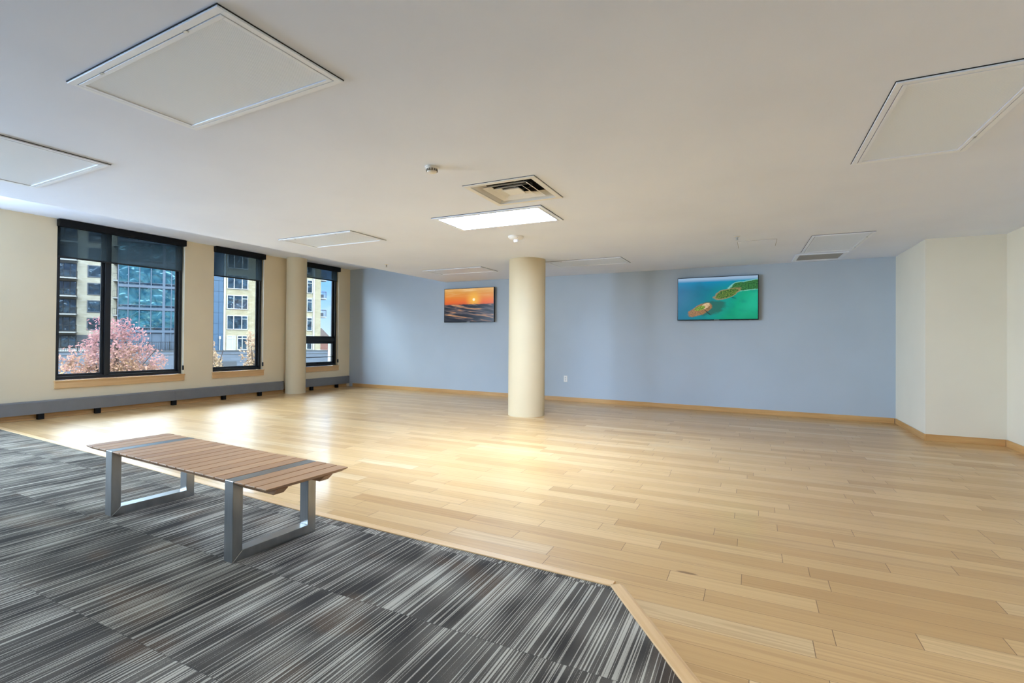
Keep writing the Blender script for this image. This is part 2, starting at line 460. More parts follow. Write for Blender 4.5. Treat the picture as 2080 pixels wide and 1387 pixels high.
# baseboards
BB = 0.078
b = MB(); b.box(0.13, BACK_L - 0.012, -0.015, -0.0005, 0.0, BB)
struct(place(b.build('baseboard_back', M_maple, None, 0.002), BACK_O, BACK_R))
b = MB(); b.box(1.862, 1.8768, 7.585, 8.95, 0.0, BB)
struct(b.build('baseboard_right_far', maple('maple_base_y', lin(214, 172, 116), lin(184, 138, 82), 0.38, 'y'), None, 0.002))
b = MB(); b.box(1.878, 2.604, 7.585, 7.5995, 0.0, BB)
struct(b.build('baseboard_right_pillar', M_maple, None, 0.002))
b = MB(); b.box(2.605, 2.6195, -2.1, 7.584, 0.0, BB)
struct(b.build('baseboard_right_near', bpy.data.materials['maple_base_y'], None, 0.002))
b = MB(); b.box(-4.5, 9.2, -0.014, -0.0005, 0.0, 0.085); b.box(-4.5, 9.2, -0.032, -0.014, 0.0, 0.022)
struct(place(b.build('baseboard_left', M_maple, None, 0.002), WIN_O, WIN_R))

# reducer strips where carpet meets wood
def reducer(name, p, q, m):
    dx, dy = q[0] - p[0], q[1] - p[1]; L = math.hypot(dx, dy)
    b = MB(); w = 0.068
    b.prism([(0.0, 0.0), (w, 0.0), (w, 0.004), (w * 0.72, 0.0125), (0.004, 0.0125), (0.0, 0.010)], 0.001, L - 0.001, 'x')
    o = b.build(name, m, None)
    return struct(place(o, (p[0], p[1], 0.0), math.atan2(dy, dx)))
M_reduce = maple('maple_reducer', lin(226, 190, 142), lin(204, 162, 110), 0.30)
reducer('trim_1', edge[0], edge[1], M_reduce)
reducer('trim_2', edge[1], edge[2], M_reduce)
reducer('trim_3', edge[2], edge[3], M_reduce)
reducer('trim_4', (-0.612, 2.338), edge[5], M_reduce)

# ------------------------------------------------------------------ windows
def window(n, s0, s1, mull=None, transom=None):
    w = bpy.data.objects.new('window_%d' % n, None); COL.objects.link(w)
    place(w, WIN_O, WIN_R); struct(w)
    e = 0.0015
    a, c, zb, zt = s0 + e, s1 - e, ZS + 0.004, ZP - 0.002
    b = MB(); b.ring(a, c, zb, zt, 0.046, 0.072, 0.20)
    if mull: b.box(mull[0], mull[1], 0.075, 0.20, zb + 0.046, zt - 0.046)
    if transom: b.box(a + 0.046, c - 0.046, 0.075, 0.20, transom[0], transom[1])
    b.build('window_frame', M_frame, w, 0.003)
    # glazed lights
    xs = [a + 0.046] + ([mull[0], mull[1]] if mull else []) + [c - 0.046]
    zs = [zb + 0.046] + (list(transom) if transom else []) + [zt - 0.046]
    for i in range(0, len(xs), 2):
        for j in range(0, len(zs), 2):
            b = MB(); b.ring(xs[i], xs[i + 1], zs[j], zs[j + 1], 0.026, 0.120, 0.165)
            low = transom and j == 0
            if low: b.ring(xs[i] + 0.004, xs[i + 1] - 0.004, zs[j] + 0.003, zs[j + 1] - 0.003, 0.045, 0.095, 0.13)
            sash = b.build('sash', M_frame, w, 0.002)
            b = MB(); b.ring(xs[i] + 0.026, xs[i + 1] - 0.026, zs[j] + 0.026, zs[j + 1] - 0.026, 0.010, 0.128, 0.150)
            b.build('glazing_bead', M_frame_edge, sash)
            b = MB(); b.box(xs[i] + 0.02, xs[i + 1] - 0.02, 0.148, 0.152, zs[j] + 0.02, zs[j + 1] - 0.02)
            b.build('pane', M_glass, w)
            if low:
                b = MB(); b.box(xs[i], xs[i + 1], 0.085, 0.10, 0.732, 0.748)
                b.build('guard_bar', M_black, w)
                b = MB(); xm = (xs[i] + xs[i + 1]) / 2
                b.box(xm - 0.05, xm + 0.05, 0.078, 0.095, zs[j] + 0.008, zs[j] + 0.026); b.box(xm + 0.01, xm + 0.10, 0.074, 0.082, zs[j] + 0.02, zs[j] + 0.03)
                b.build('crank_handle', M_black, w)
    b = MB(); b.box(s0 + 0.001, s1 - 0.001, 0.0, 0.0715, ZS - 0.0195, ZS); b.box(s0 - 0.02, s1 + 0.012, -0.036, -0.0005, ZS - 0.02, ZS)
    b.box(s0 - 0.012, s1 + 0.006, -0.024, -0.0005, 0.413, ZS - 0.02)
    b.build('window_sill', M_sill, w, 0.002)
    return w
window(1, *OPEN[0], mull=(4.188, 4.252))
window(2, *OPEN[1])
window(3, *OPEN[2], transom=(1.105, 1.195))
window(4, *ADDED_OPEN[1], mull=(1.53, 1.63)) if ADDED_OPEN[1][0] > 0 else window(4, *ADDED_OPEN[1], mull=(-1.65, -1.55))  # this and the next are unseen windows added to brighten the room
window(5, *ADDED_OPEN[0], mull=(1.53, 1.63))

def shade(s0, s1, zbot, label):
    t = thing('roller_shade', label, 'window shade', (0, 0, 0), 0, 'dark roller shades on the windows')
    place(t, WIN_O, WIN_R)
    b = MB(); b.box(s0 - 0.006, s1 - 0.022, -0.085, 0.012, 2.79, 2.893)
    b.build('cassette', M_black, t, 0.003)
    for xe in (s0 - 0.0085, s1 - 0.022):
        b = MB(); b.box(xe, xe + 0.0025, -0.083, 0.010, 2.792, 2.891); b.build('end_cap', M_black, t)
    b = MB(); b.box(s0 + 0.008, s1 - 0.045, 0.0110, 0.0116, zbot + 0.02, 2.80)
    b.build('shade_cloth', M_shade, t)
    b = MB(); b.box(s0 + 0.006, s1 - 0.043, 0.006, 0.018, zbot, zbot + 0.024)
    b.build('hem_bar', M_shade_hem, t, 0.003)
    b = MB(); x = s1 - 0.020
    b.rod((x, -0.006, 0.66), (x, -0.006, 2.80), 0.0022, 6); b.rod((x, -0.022, 0.66), (x, -0.022, 2.80), 0.0022, 6)
    ch = b.build('bead_chain', M_plastic, t)
    b = MB(); b.box(x - 0.010, x + 0.010, -0.030, 0.0, 0.60, 0.68)
    b.build('chain_tensioner', M_black, ch, 0.003)
    return t
shade(OPEN[0][0], OPEN[0][1], 2.338, 'dark roller shade partly lowered over the wide double window on the left')
shade(OPEN[1][0], OPEN[1][1], 2.338, 'dark roller shade on the narrow window between the wide window and the wall column')
shade(OPEN[2][0], OPEN[2][1], 2.555, 'short dark roller shade on the window beside the blue wall, raised highest')

# ------------------------------------------------------------------ columns
def column(x, y, r, zt, label):
    b = MB()
    prof = [(r, 0.0), (r, 0.004), (r, zt)]
    b.lathe([(r, 0.0), (r, zt)], 64, (0, 0))
    o = b.build('round_column', M_column, None, 0, 'auto')
    o.location = (x, y, 0.0)
    return tag(o, label, 'column')
column(-3.222, 7.125, 0.287, ZC - 0.001, 'thick round cream column standing alone on the wood floor')
column(-8.868, 7.530, 0.203, ZP - 0.001, 'slimmer round cream column against the window wall between heaters')

# ------------------------------------------------------------------ heaters
def heater(s0, s1, joints, feet, label, lcap, rcap):
    t = thing('baseboard_heater', label, 'heater', (0, 0, 0), 0, 'grey baseboard heaters under the windows')
    place(t, WIN_O, WIN_R)
    edges = [s0] + joints + [s1]
    for a, c in zip(edges, edges[1:]):
        b = MB()
        b.prism([(-0.098, 0.082), (-0.094, 0.082), (-0.094, 0.243), (-0.012, 0.256), (-0.012, 0.260), (-0.090, 0.254), (-0.098, 0.246)][::-1], a + 0.001, c - 0.001, 'x')
        b.build('cover_panel', M_steel_dark, t)
    b = MB(); b.box(s0 + 0.01, s1 - 0.01, -0.085, -0.034, 0.10, 0.20)
    b.build('heating_element', M_gap, t)
    if lcap:
        b = MB(); b.box(s0 - 0.003, s0 + 0.0005, -0.100, -0.016, 0.080, 0.262); b.build('end_cap', M_black, t)
    if rcap:
        b = MB(); b.box(s1 - 0.0005, s1 + 0.003, -0.100, -0.016, 0.080, 0.262); b.build('end_cap', M_black, t)
    for f in feet:
        b = MB(); b.box(f - 0.035, f + 0.028, -0.090, -0.033, 0.0, 0.10); b.box(f + 0.028, f + 0.033, -0.092, -0.034, 0.0, 0.10)
        b.build('foot', M_black, t)
    return t
heater(-0.5, 7.335, [2.40, 5.153, 7.25], [0.3, 1.4, 2.5, 3.375, 4.05, 5.155, 6.045, 6.80], 'long grey metal baseboard heater under the two left windows', True, True)
heater(7.745, 9.205, [8.817], [8.095, 8.835], 'short grey metal baseboard heater between wall column and blue wall', True, True)

# ------------------------------------------------------------------ ceiling fixtures
def ceiling_light(x, y, ang, label, lit=None, rot=False, L=1.236, W=0.622):
    t = thing('ceiling_light', label, 'ceiling light', (x, y, ZC), math.radians(ang) + (math.pi / 2 if rot else 0), None if lit else 'unlit recessed ceiling lights')
    hx, hy = L / 2, W / 2
    b = MB(); b.box(-hx - 0.003, hx + 0.003, -hy - 0.003, hy + 0.003, -0.0035, -0.0005)  # dark plate; its oversize rim draws the shadow line round the flange
    b.build('housing_shadow_rim', M_gap, t)
    b = MB(); b.ringz(hx, hy, 0.030, -0.012, -0.0036)
    b.build('trim_frame', M_trim_white, t, 0.0015)
    b = MB(); b.ringz(hx - 0.034, hy - 0.034, 0.020, -0.013, -0.0036)
    b.build('door_frame', M_trim_white, t, 0.0015)
    b = MB(); b.box(-hx + 0.056, hx - 0.056, -hy + 0.056, hy - 0.056, -0.0085, -0.0036)
    b.build('diffuser', lit or M_diff, t)
    if not lit:
        for sx in (-0.35, 0.35):
            b = MB(); b.box(sx - 0.012, sx + 0.012, -hy + 0.028, -hy + 0.040, -0.0145, -0.0125)
            b.build('latch', M_steel, t)
    return t
ceiling_light(-2.441, 1.510, -1.9, 'nearest large unlit panel light at upper left of the ceiling')
ceiling_light(-4.880, 1.660, -1.5, 'unlit panel light cut off by the left edge of the photo')
ceiling_light(-2.414, 4.570, 0.2, 'brightly lit white panel light between air diffuser and white detector', M_lit)
ceiling_light(-4.857, 4.666, -0.8, 'unlit pale panel light in the ceiling in front of the windows')
ceiling_light(-4.855, 7.738, -0.3, 'small-looking unlit panel light by the blue wall left of the column')
ceiling_light(-2.412, 7.700, -1.0, 'unlit panel light by the blue wall just right of the free column top')
ceiling_light(0.923, 7.438, 1.0, 'unlit panel light above the perforated return grille at right', None, True)
ceiling_light(0.930, 3.575, 0.0, 'large unlit panel light cut off by the right edge of the photo', None, True)
ceiling_light(-2.441, -1.55, 0.0, 'unseen lit panel added behind the camera as fill light', M_fill_rear)  # fill panel added out of view to brighten the room
ceiling_light(0.930, 0.25, 0.0, 'unseen lit panel added beside the camera on the right as fill light', M_fill_side, True)  # second added fill panel, also out of view

# square air diffuser with three nested cones
t = thing('air_diffuser', 'square white ceiling air diffuser with nested louvres beside the lit panel', 'vent', (VX, VY, ZC), 0)
b = MB(); b.box(-0.323, 0.323, -0.323, 0.323, -0.003, -0.0005)
b2 = MB(); b2.ringz(0.320, 0.320, 0.045, -0.010, -0.0006)
b2.build('flange', M_plastic, t, 0.002)
b.bm.free()
b = MB(); b.ringz(0.3235, 0.3235, 0.012, -0.003, -0.0004); b.build('shadow_ring', M_gap, t)  # dark ring that draws a shadow line round the vent flange
def frustum(a0, zlow, a1, zhigh, th, lip):
    b = MB()
    for s in range(4):
        m = Matrix.Rotation(s * math.pi / 2, 4, 'Z')
        pts = [(-a0, -a0, zlow), (a0, -a0, zlow), (a1, -a1, zhigh), (-a1, -a1, zhigh)]
        ins = [(-a0 + th, -a0 + th, zlow), (a0 - th, -a0 + th, zlow), (a1 - th, -a1 + th, zhigh), (-a1 + th, -a1 + th, zhigh)]
        A = [b.bm.verts.new(m @ Vector(p)) for p in pts]; B = [b.bm.verts.new(m @ Vector(p)) for p in ins]
        b.bm.faces.new(A); b.bm.faces.new(B[::-1])
        for i in range(4): b.bm.faces.new((A[i], B[i], B[(i + 1) % 4], A[(i + 1) % 4]))
    return b
frustum(0.282, -0.004, 0.240, 0.06, 0.004, 0).build('outer_cone', M_plastic, t)
frustum(0.205, -0.004, 0.162, 0.024, 0.003, 0).build('louvre', M_plastic, t)
frustum(0.138, -0.004, 0.100, 0.022, 0.003, 0).build('louvre', M_plastic, t)
b = MB(); b.box(-0.075, 0.075, -0.075, 0.075, -0.004, 0.0); frus = frustum(0.084, -0.004, 0.060, 0.016, 0.003, 0)
frus.build('louvre', M_plastic, t)
b.build('centre_plate', M_plastic, t, 0.002)
b = MB(); b.lathe([(0.155, 0.06), (0.155, 0.20), (0.14, 0.20), (0.14, 0.06), (0.155, 0.06)], 32, (0, 0), False); b.build('duct_collar', M_gap, t)
M_plenum = plain('galvanised_plenum', lin(120, 112, 100), 0.5, 0.5)
b = MB(); b.ringz(0.284, 0.284, 0.004, 0.003, 0.22); b.box(-0.284, 0.284, -0.284, 0.284, 0.22, 0.224); b.build('plenum', M_plenum, t)
b = MB(); b.rod((0, 0, 0.0), (0, 0, 0.2), 0.008, 8)
for s in (-1, 1): b.rod((s * 0.13, 0, 0.05), (0, 0, 0.06), 0.004, 6)
b.build('centre_screw', M_steel, t)

# perforated return grille
def perforated():
    m = NT('perforated_grille')
    v, x, y, z = m.obj_xyz()
    px = m.math('SUBTRACT', m.math('FRACT', m.math('MULTIPLY', x, 62.0)), 0.5); py = m.math('SUBTRACT', m.math('FRACT', m.math('MULTIPLY', y, 62.0)), 0.5)
    d = m.math('SQRT', m.math('ADD', m.math('MULTIPLY', px, px), m.math('MULTIPLY', py, py)))
    k = m.rng(d, 0.34, 0.40)
    m.bsdf(m.mix(k, lin(60, 56, 52), lin(200, 196, 188)), 0.5)
    return m.mat
t = thing('return_grille', 'square perforated return-air grille at the ceiling edge above the blue wall', 'vent', (0.863, 8.515, ZC), math.radians(1.2))
b = MB(); b.ringz(0.322, 0.312, 0.052, -0.012, -0.0006); b.build('frame', M_trim_white, t, 0.002)
b = MB(); b.box(-0.270, 0.270, -0.260, 0.260, -0.0055, -0.0006); b.build('perforated_plate', perforated(), t)

# detectors
M_det = plain('detector_shell', lin(226, 222, 212), 0.45)
t = thing('smoke_detector', 'small white smoke detector with dark side vents on the ceiling', 'smoke detector', (-2.132, 2.995, ZC), 0)
b = MB(); b.lathe([(0.050, -0.0005), (0.050, -0.008), (0.046, -0.012)], 32); b.build('base', M_det, t, 0, 'auto')
b = MB(); b.lathe([(0.044, -0.012), (0.042, -0.024), (0.034, -0.040), (0.022, -0.045), (0.001, -0.046)], 32); b.build('cover', M_det, t, 0, 'auto')
b = MB()
for i in range(14):
    a = 2 * math.pi * i / 14
    m = Matrix.Rotation(a, 4, 'Z')
    b.box(0.0375, 0.0432, -0.006, 0.006, -0.034, -0.018, m)
b.build('vent_slots', plain('grey_vent', lin(120, 112, 98), 0.8), t)
t = thing('ceiling_detector', 'round white ceiling device with clear tip between lit panel and free column', 'detector', (-2.614, 5.436, ZC), 0)
b = MB(); b.lathe([(0.095, -0.0005), (0.095, -0.012), (0.088, -0.024), (0.060, -0.038), (0.030, -0.042), (0.001, -0.042)], 40); b.build('base', M_plastic, t, 0, 'auto')
b = MB(); b.lathe([(0.028, -0.042), (0.028, -0.062), (0.022, -0.074), (0.001, -0.078)], 24); b.build('lens', plain('lens_plastic', lin(236, 238, 240), 0.08, 0, 0.8), t, 0, 'auto')
for a in (0.9, 2.4, 4.0, 5.4):
    b = MB(); b.rod((0.080 * math.cos(a), 0.080 * math.sin(a), -0.022), (0.080 * math.cos(a), 0.080 * math.sin(a), -0.029), 0.005, 8); b.build('screw', M_steel, t)

def sprinkler(x, y, label):
    t = thing('sprinkler', label, 'sprinkler', (x, y, ZC), 0, 'ceiling sprinklers')
    b = MB(); b.lathe([(0.034, -0.0005), (0.034, -0.003), (0.020, -0.007)], 24); b.build('escutcheon', M_plastic, t)
    b = MB(); b.rod((0, 0, -0.007), (0, 0, -0.034), 0.006, 8)
    for s in (-1, 1): b.rod((s * 0.012, 0, -0.012), (s * 0.006, 0, -0.042), 0.0025, 6)
    b.build('body', M_steel, t)
    b = MB(); b.lathe([(0.016, -0.042), (0.016, -0.0445)], 16); b.build('deflector', M_steel, t)
sprinkler(-5.607, 6.591, 'tiny pendant sprinkler on the ceiling left of the free column')
sprinkler(-0.181, 6.513, 'tiny pendant sprinkler on the ceiling beside the access panel')
t = thing('access_panel', 'flush white access panel in the ceiling near the return grille', 'access panel', (0.035, 7.11, ZC), 0)
b = MB(); b.box(-0.222, 0.222, -0.25, 0.25, -0.0018, -0.0004); b.build('gap', plain('panel_gap', lin(120, 118, 115), 0.8), t)
b = MB(); b.box(-0.218, 0.218, -0.246, 0.246, -0.004, -0.0019); b.build('panel', M_white, t)

# ------------------------------------------------------------------ televisions
def screen_sunset():
    m = NT('screen_sunset')
    v, x, y, z = m.obj_xyz()
    u = m.math('ADD', m.math('DIVIDE', x, 1.23), 0.5); w = m.math('ADD', m.math('DIVIDE', z, 0.70), 0.5)
    sky = m.ramp(w, [(0.52, lin(196, 88, 48)), (0.60, lin(226, 104, 40)), (0.75, lin(222, 132, 48)), (0.90, lin(214, 150, 68)), (1.0, lin(228, 176, 106))])
    dx = m.math('MULTIPLY', m.math('SUBTRACT', u, 0.61), 1.757); dy = m.math('SUBTRACT', w, 0.665)
    d = m.math('SQRT', m.math('ADD', m.math('MULTIPLY', dx, dx), m.math('MULTIPLY', dy, dy)))
    cl = m.noise(m.vec(m.math('MULTIPLY', u, 3.0), m.math('MULTIPLY', w, 16.0), 2.0), 1.0, 4.0)
    sky = m.mix(m.math('MULTIPLY', m.rng(cl, 0.5, 0.75), m.rng(w, 0.72, 1.0)), sky, lin(240, 206, 150))
    sky = m.mix(m.rng(d, 0.0, 0.36, 0.85, 0.0, True), sky, lin(246, 190, 66))
    sky = m.mix(m.rng(d, 0.035, 0.052, 1.0, 0.0), sky, lin(255, 246, 205))
    wx = m.math('ADD', m.math('MULTIPLY', u, 3.2), m.math('MULTIPLY', w, 4.5))
    wn_ = m.noise(m.vec(wx, m.math('ADD', m.math('MULTIPLY', w, 15.0), m.math('MULTIPLY', u, 2.5)), 0.0), 1.0, 4.0, 0.55, 0.8)
    sea = m.ramp(wn_, [(0.28, lin(14, 18, 28)), (0.46, lin(40, 44, 56)), (0.55, lin(88, 84, 90)), (0.64, lin(196, 140, 96)), (0.75, lin(226, 178, 130))])
    sea = m.mix(m.rng(w, 0.0, 0.25, 0.45, 0.0), sea, lin(18, 26, 40))
    hz = m.math('ADD', 0.525, m.math('MULTIPLY', m.math('SUBTRACT', m.noise(m.vec(m.math('MULTIPLY', u, 9.0), 0.0, 0.0), 1.0, 3.0), 0.5), 0.06))
    c = m.mix(m.rng(m.math('SUBTRACT', w, hz), -0.008, 0.008), sea, sky)
    m.bsdf(lin(10, 10, 10), 0.25, 0.0, 0.3, None, Emission_Color=c, Emission_Strength=0.43)
    return m.mat
def screen_islands():
    m = NT('screen_islands')
    v, x, y, z = m.obj_xyz()
    u = m.math('ADD', m.math('DIVIDE', x, 1.23), 0.5); w = m.math('ADD', m.math('DIVIDE', z, 0.70), 0.5)
    n1 = m.noise(m.vec(m.math('MULTIPLY', u, 5.0), m.math('MULTIPLY', w, 4.0), 0.0), 1.0, 4.0)
    nd = m.math('MULTIPLY', m.math('SUBTRACT', m.noise(m.vec(m.math('MULTIPLY', u, 7.0), m.math('MULTIPLY', w, 5.5), 7.0), 1.0, 6.0, 0.65), 0.5), 1.25)
    leaf = m.noise(m.vec(m.math('MULTIPLY', u, 60.0), m.math('MULTIPLY', w, 36.0), 1.0), 1.0, 3.0)
    sea = m.ramp(m.math('ADD', u, m.math('MULTIPLY', m.math('SUBTRACT', 0.6, w), 0.35)), [(0.0, lin(4, 100, 140)), (0.35, lin(4, 114, 138)), (0.6, lin(8, 140, 138)), (0.85, lin(10, 160, 124)), (1.0, lin(30, 176, 140))])
    sea = m.mix(m.rng(w, 0.70, 0.95, 0.0, 0.8), sea, lin(10, 136, 186))
    sea = m.mix(m.rng(n1, 0.50, 0.70, 0.0, 0.35), sea, lin(12, 84, 110))
    sea = m.mix(m.math('MULTIPLY', m.rng(w, 0.30, 0.0, 0.0, 0.6), m.rng(u, 0.35, 0.9)), sea, lin(14, 128, 86))
    c = m.mix(m.rng(w, 0.90, 0.97), sea, lin(150, 178, 206))
    def ell(cx, cy, rx, ry, ang, k=1.0):
        ca, sa = math.cos(ang), math.sin(ang)
        dx = m.math('MULTIPLY', m.math('SUBTRACT', u, cx), 1.757); dy = m.math('SUBTRACT', w, cy)
        a = m.math('DIVIDE', m.math('ADD', m.math('MULTIPLY', dx, ca), m.math('MULTIPLY', dy, sa)), rx)
        b_ = m.math('DIVIDE', m.math('SUBTRACT', m.math('MULTIPLY', dy, ca), m.math('MULTIPLY', dx, sa)), ry)
        return m.math('ADD', m.math('SQRT', m.math('ADD', m.math('MULTIPLY', a, a), m.math('MULTIPLY', b_, b_))), m.math('MULTIPLY', nd, k))
    green = m.mix(m.rng(leaf, 0.35, 0.65), lin(22, 74, 44), lin(66, 132, 70))
    sand = m.mix(m.rng(leaf, 0.35, 0.65), lin(176, 140, 96), lin(226, 204, 164))
    reef = lin(120, 98, 66)
    # far headland, spit, near island
    e = ell(0.99, 0.80, 0.62, 0.115, 0.10, 0.7)
    c = m.mix(m.rng(e, 1.06, 1.12, 0.8, 0.0), c, lin(140, 206, 190)); c = m.mix(m.rng(e, 0.94, 1.0, 1.0, 0.0), c, green)
    e = ell(0.62, 0.60, 0.28, 0.10, 0.33, 0.8)
    c = m.mix(m.rng(e, 1.02, 1.16, 0.9, 0.0), c, lin(150, 130, 92)); c = m.mix(m.rng(e, 0.86, 0.96, 1.0, 0.0), c, m.mix(m.rng(leaf, 0.4, 0.62), lin(34, 84, 40), lin(112, 138, 62)))
    e = ell(0.42, 0.27, 0.33, 0.155, 0.18, 1.0)
    c = m.mix(m.rng(e, 0.9, 1.15, 0.85, 0.0), c, lin(40, 96, 84))
    e = ell(0.28, 0.23, 0.30, 0.12, 0.42, 0.8)
    c = m.mix(m.rng(e, 0.92, 1.05, 1.0, 0.0), c, m.mix(m.rng(leaf, 0.4, 0.6), reef, lin(170, 120, 76)))
    e = ell(0.355, 0.32, 0.12, 0.06, 0.5, 0.6); c = m.mix(m.rng(e, 0.8, 1.05, 1.0, 0.0), c, sand)
    e = ell(0.275, 0.265, 0.15, 0.055, 0.30, 0.8); c = m.mix(m.rng(e, 0.85, 1.0, 1.0, 0.0), c, m.mix(m.rng(leaf, 0.4, 0.6), lin(70, 120, 30), lin(148, 168, 62)))
    e = ell(0.385, 0.165, 0.112, 0.009, -0.74, 0.0); c = m.mix(m.rng(e, 0.8, 1.1, 1.0, 0.0), c, lin(36, 42, 44))
    e = ell(0.715, 0.50, 0.06, 0.008, -0.25, 0.0); c = m.mix(m.rng(e, 0.8, 1.1, 1.0, 0.0), c, lin(24, 60, 60))
    m.bsdf(lin(10, 10, 10), 0.25, 0.0, 0.3, None, Emission_Color=c, Emission_Strength=0.43)
    return m.mat
def television(s, z, mat, label):
    t = thing('television', label, 'television', (0, 0, 0), 0, 'televisions on the blue wall')
    m = Matrix.Translation(BACK_O) @ Matrix.Rotation(BACK_R, 4, 'Z')
    p = m @ Vector((s, -0.035, z)); place(t, p, BACK_R)
    hw, hh = 0.632, 0.368
    b = MB(); b.box(-hw, hw, -0.040, 0.0, -hh, hh); b.box(-0.40, 0.40, 0.0, 0.02, -0.24, 0.10); b.build('casing', M_black, t, 0.004)
    b = MB(); b.ring(-hw, hw, -hh, hh, 0.010, -0.0435, -0.0402); b.build('bezel', plain('bezel_black', lin(18, 18, 20), 0.25), t)
    b = MB(); b.box(-hw + 0.010, hw - 0.010, -0.042, -0.0403, -hh + 0.016, hh - 0.010); b.build('screen', mat, t)
    b = MB(); b.box(-0.04, 0.04, -0.0445, -0.0436, -hh + 0.002, -hh + 0.010); b.build('badge', plain('grey_badge', lin(150, 152, 155), 0.3, 0.6), t)
    b = MB(); b.box(-0.22, 0.22, 0.0205, 0.0345, -0.16, 0.06); b.build('wall_bracket', M_black, t)
television(3.560, 1.920, screen_sunset(), 'flat television showing an orange sunset over dark waves, left of the column')
television(8.508, 1.905, screen_islands(), 'flat television showing green islands in turquoise sea, right on blue wall')

t = thing('wall_outlet', 'white power outlet low on the blue wall right of the column', 'outlet')
m_ = Matrix.Translation(BACK_O) @ Matrix.Rotation(BACK_R, 4, 'Z')
place(t, m_ @ Vector((5.775, 0, 0.43)), BACK_R)
b = MB(); b.box(-0.037, 0.037, -0.007, -0.0004, -0.060, 0.060); b.build('cover_plate', M_plastic, t, 0.003)
for dz in (-0.021, 0.021):
    b = MB(); b.box(-0.017, 0.017, -0.009, -0.0068, dz - 0.015, dz + 0.015); so = b.build('socket', plain('socket_grey', lin(206, 208, 210), 0.4), t, 0.004)
    b = MB()
    for dx in (-0.007, 0.007): b.box(dx - 0.0012, dx + 0.0012, -0.0095, -0.0089, dz - 0.002, dz + 0.008)
    b.build('slots', M_gap, so)

# ------------------------------------------------------------------ bench
t = thing('bench', 'slatted teak bench with brushed steel loop legs on the striped carpet', 'bench', (-4.125, 1.775, 0.007), math.radians(-3.4))
BW, ZT = 0.515, 0.423
def slat(x0, x1, end=0):
    b = MB(); h = 0.024; ch = 0.022
    prof = [(0.0, ZT), (BW, ZT), (BW, ZT - 0.006), (BW - ch, ZT - h), (ch, ZT - h), (0.0, ZT - 0.006)]
    lo = [b.bm.verts.new((x0, y, z)) for y, z in prof]; hi = [b.bm.verts.new((x1, y, z)) for y, z in prof]
    if end < 0:
        for v in lo[2:]:
            v.co.x += 0.03 if v.co.z < ZT - 0.01 else 0.0
    if end > 0:
        for v in hi[2:]:
            v.co.x -= 0.03 if v.co.z < ZT - 0.01 else 0.0
    b.bm.faces.new(lo); b.bm.faces.new(hi[::-1])
    for i in range(6): b.bm.faces.new((lo[i], lo[(i + 1) % 6], hi[(i + 1) % 6], hi[i]))
    b.build('slat', M_slat, t, 0.0015)
def run(a, c, n, first=0, last=0):
    p = (c - a) / n
    for i in range(n): slat(a + p * i + 0.0045, a + p * (i + 1) - 0.0045, -1 if (first and i == 0) else (1 if last and i == n - 1 else 0))
run(0.0, 0.292, 3, first=1); run(0.381, 1.631, 13); run(1.711, 1.985, 3, last=1)
for xa, xb in ((0.295, 0.378), (1.634, 1.708)):
    T, D = 0.052, 0.055          # upright depth (y), rail height
    def yz(poly, name):
        b = MB(); b.prism(poly, xa, xb, 'x'); return b.build(name, M_steel, t, 0.002)
    yz([(0.0, 0.0), (D, T), (D, ZT - 0.024), (0.0, ZT)], 'leg')
    yz([(BW, 0.0), (BW, ZT), (BW - D, ZT - 0.024), (BW - D, T)], 'leg')
    yz([(0.0, 0.0), (BW, 0.0), (BW - D, T), (D, T)], 'foot_rail')
    yz([(0.0, ZT), (D, ZT - 0.024), (BW - D, ZT - 0.024), (BW, ZT)], 'top_rail')
for yc in (0.115, 0.400):
    b = MB(); zt = ZT - 0.0245
    b.prism([(0.035, zt), (0.075, zt - 0.035), (1.915, zt - 0.035), (1.955, zt)], yc - 0.03, yc + 0.03, 'y')
    bt = b.build('batten', M_slat, t, 0.002)
    for bx in (0.12, 1.87):
        b = MB(); b.lathe([(0.012, zt - 0.041), (0.012, zt - 0.0352)], 12, (bx, yc)); b.build('bolt', M_steel, bt)

# ------------------------------------------------------------------ outdoors
GZ = -6.0
def dim(r, g, b, k=0.235):
    c = lin(r, g, b)
    return (c[0] * k, c[1] * k, c[2] * k, 1.0)
M_asphalt = plain('asphalt_ground', dim(112, 114, 116), 0.9, 0, 0.2, 0.15, 0.4)
b = MB(); b.box(-260, -9.7, -160, 260, GZ - 0.5, GZ)
struct(b.build('ground', M_asphalt))
FO = (-72.715, 37.926, 0.0); FR = math.radians(60)
AO = (-97.453, 41.42, 0.0)

def brick(name, a, b_, mort):
    m = NT(name)
    v, x, y, z = m.obj_xyz()
    n = m.new('ShaderNodeTexBrick', {'Color1': a, 'Color2': b_, 'Mortar': mort, 'Scale': 1.0, 'Mortar Size': 0.02, 'Brick Width': 0.62, 'Row Height': 0.21, 'Bias': 0.0})
    m.put(n.inputs['Vector'], m.vec(m.math('ADD', x, y), z, 0.0))
    nz = m.noise(v, 1.1, 3.0)
    f = m.rng(nz, 0.3, 0.7, 0.88, 1.1)
    m.bsdf(m.mix(1.0, n.outputs[0], m.vec(f, f, f), 'MULTIPLY'), 0.85, 0, 0.2)
    return m.mat
M_brick = brick('buff_brick', dim(214, 202, 174), dim(230, 222, 202), dim(198, 190, 170))
M_brick_near = brick('darkened_buff_brick', dim(200, 182, 144), dim(214, 200, 166), dim(186, 172, 142))  # darker copy of the buff brick, offsetting overbright light on this block
M_redbrick = brick('red_brick', dim(150, 92, 78), dim(170, 112, 96), dim(160, 130, 116))
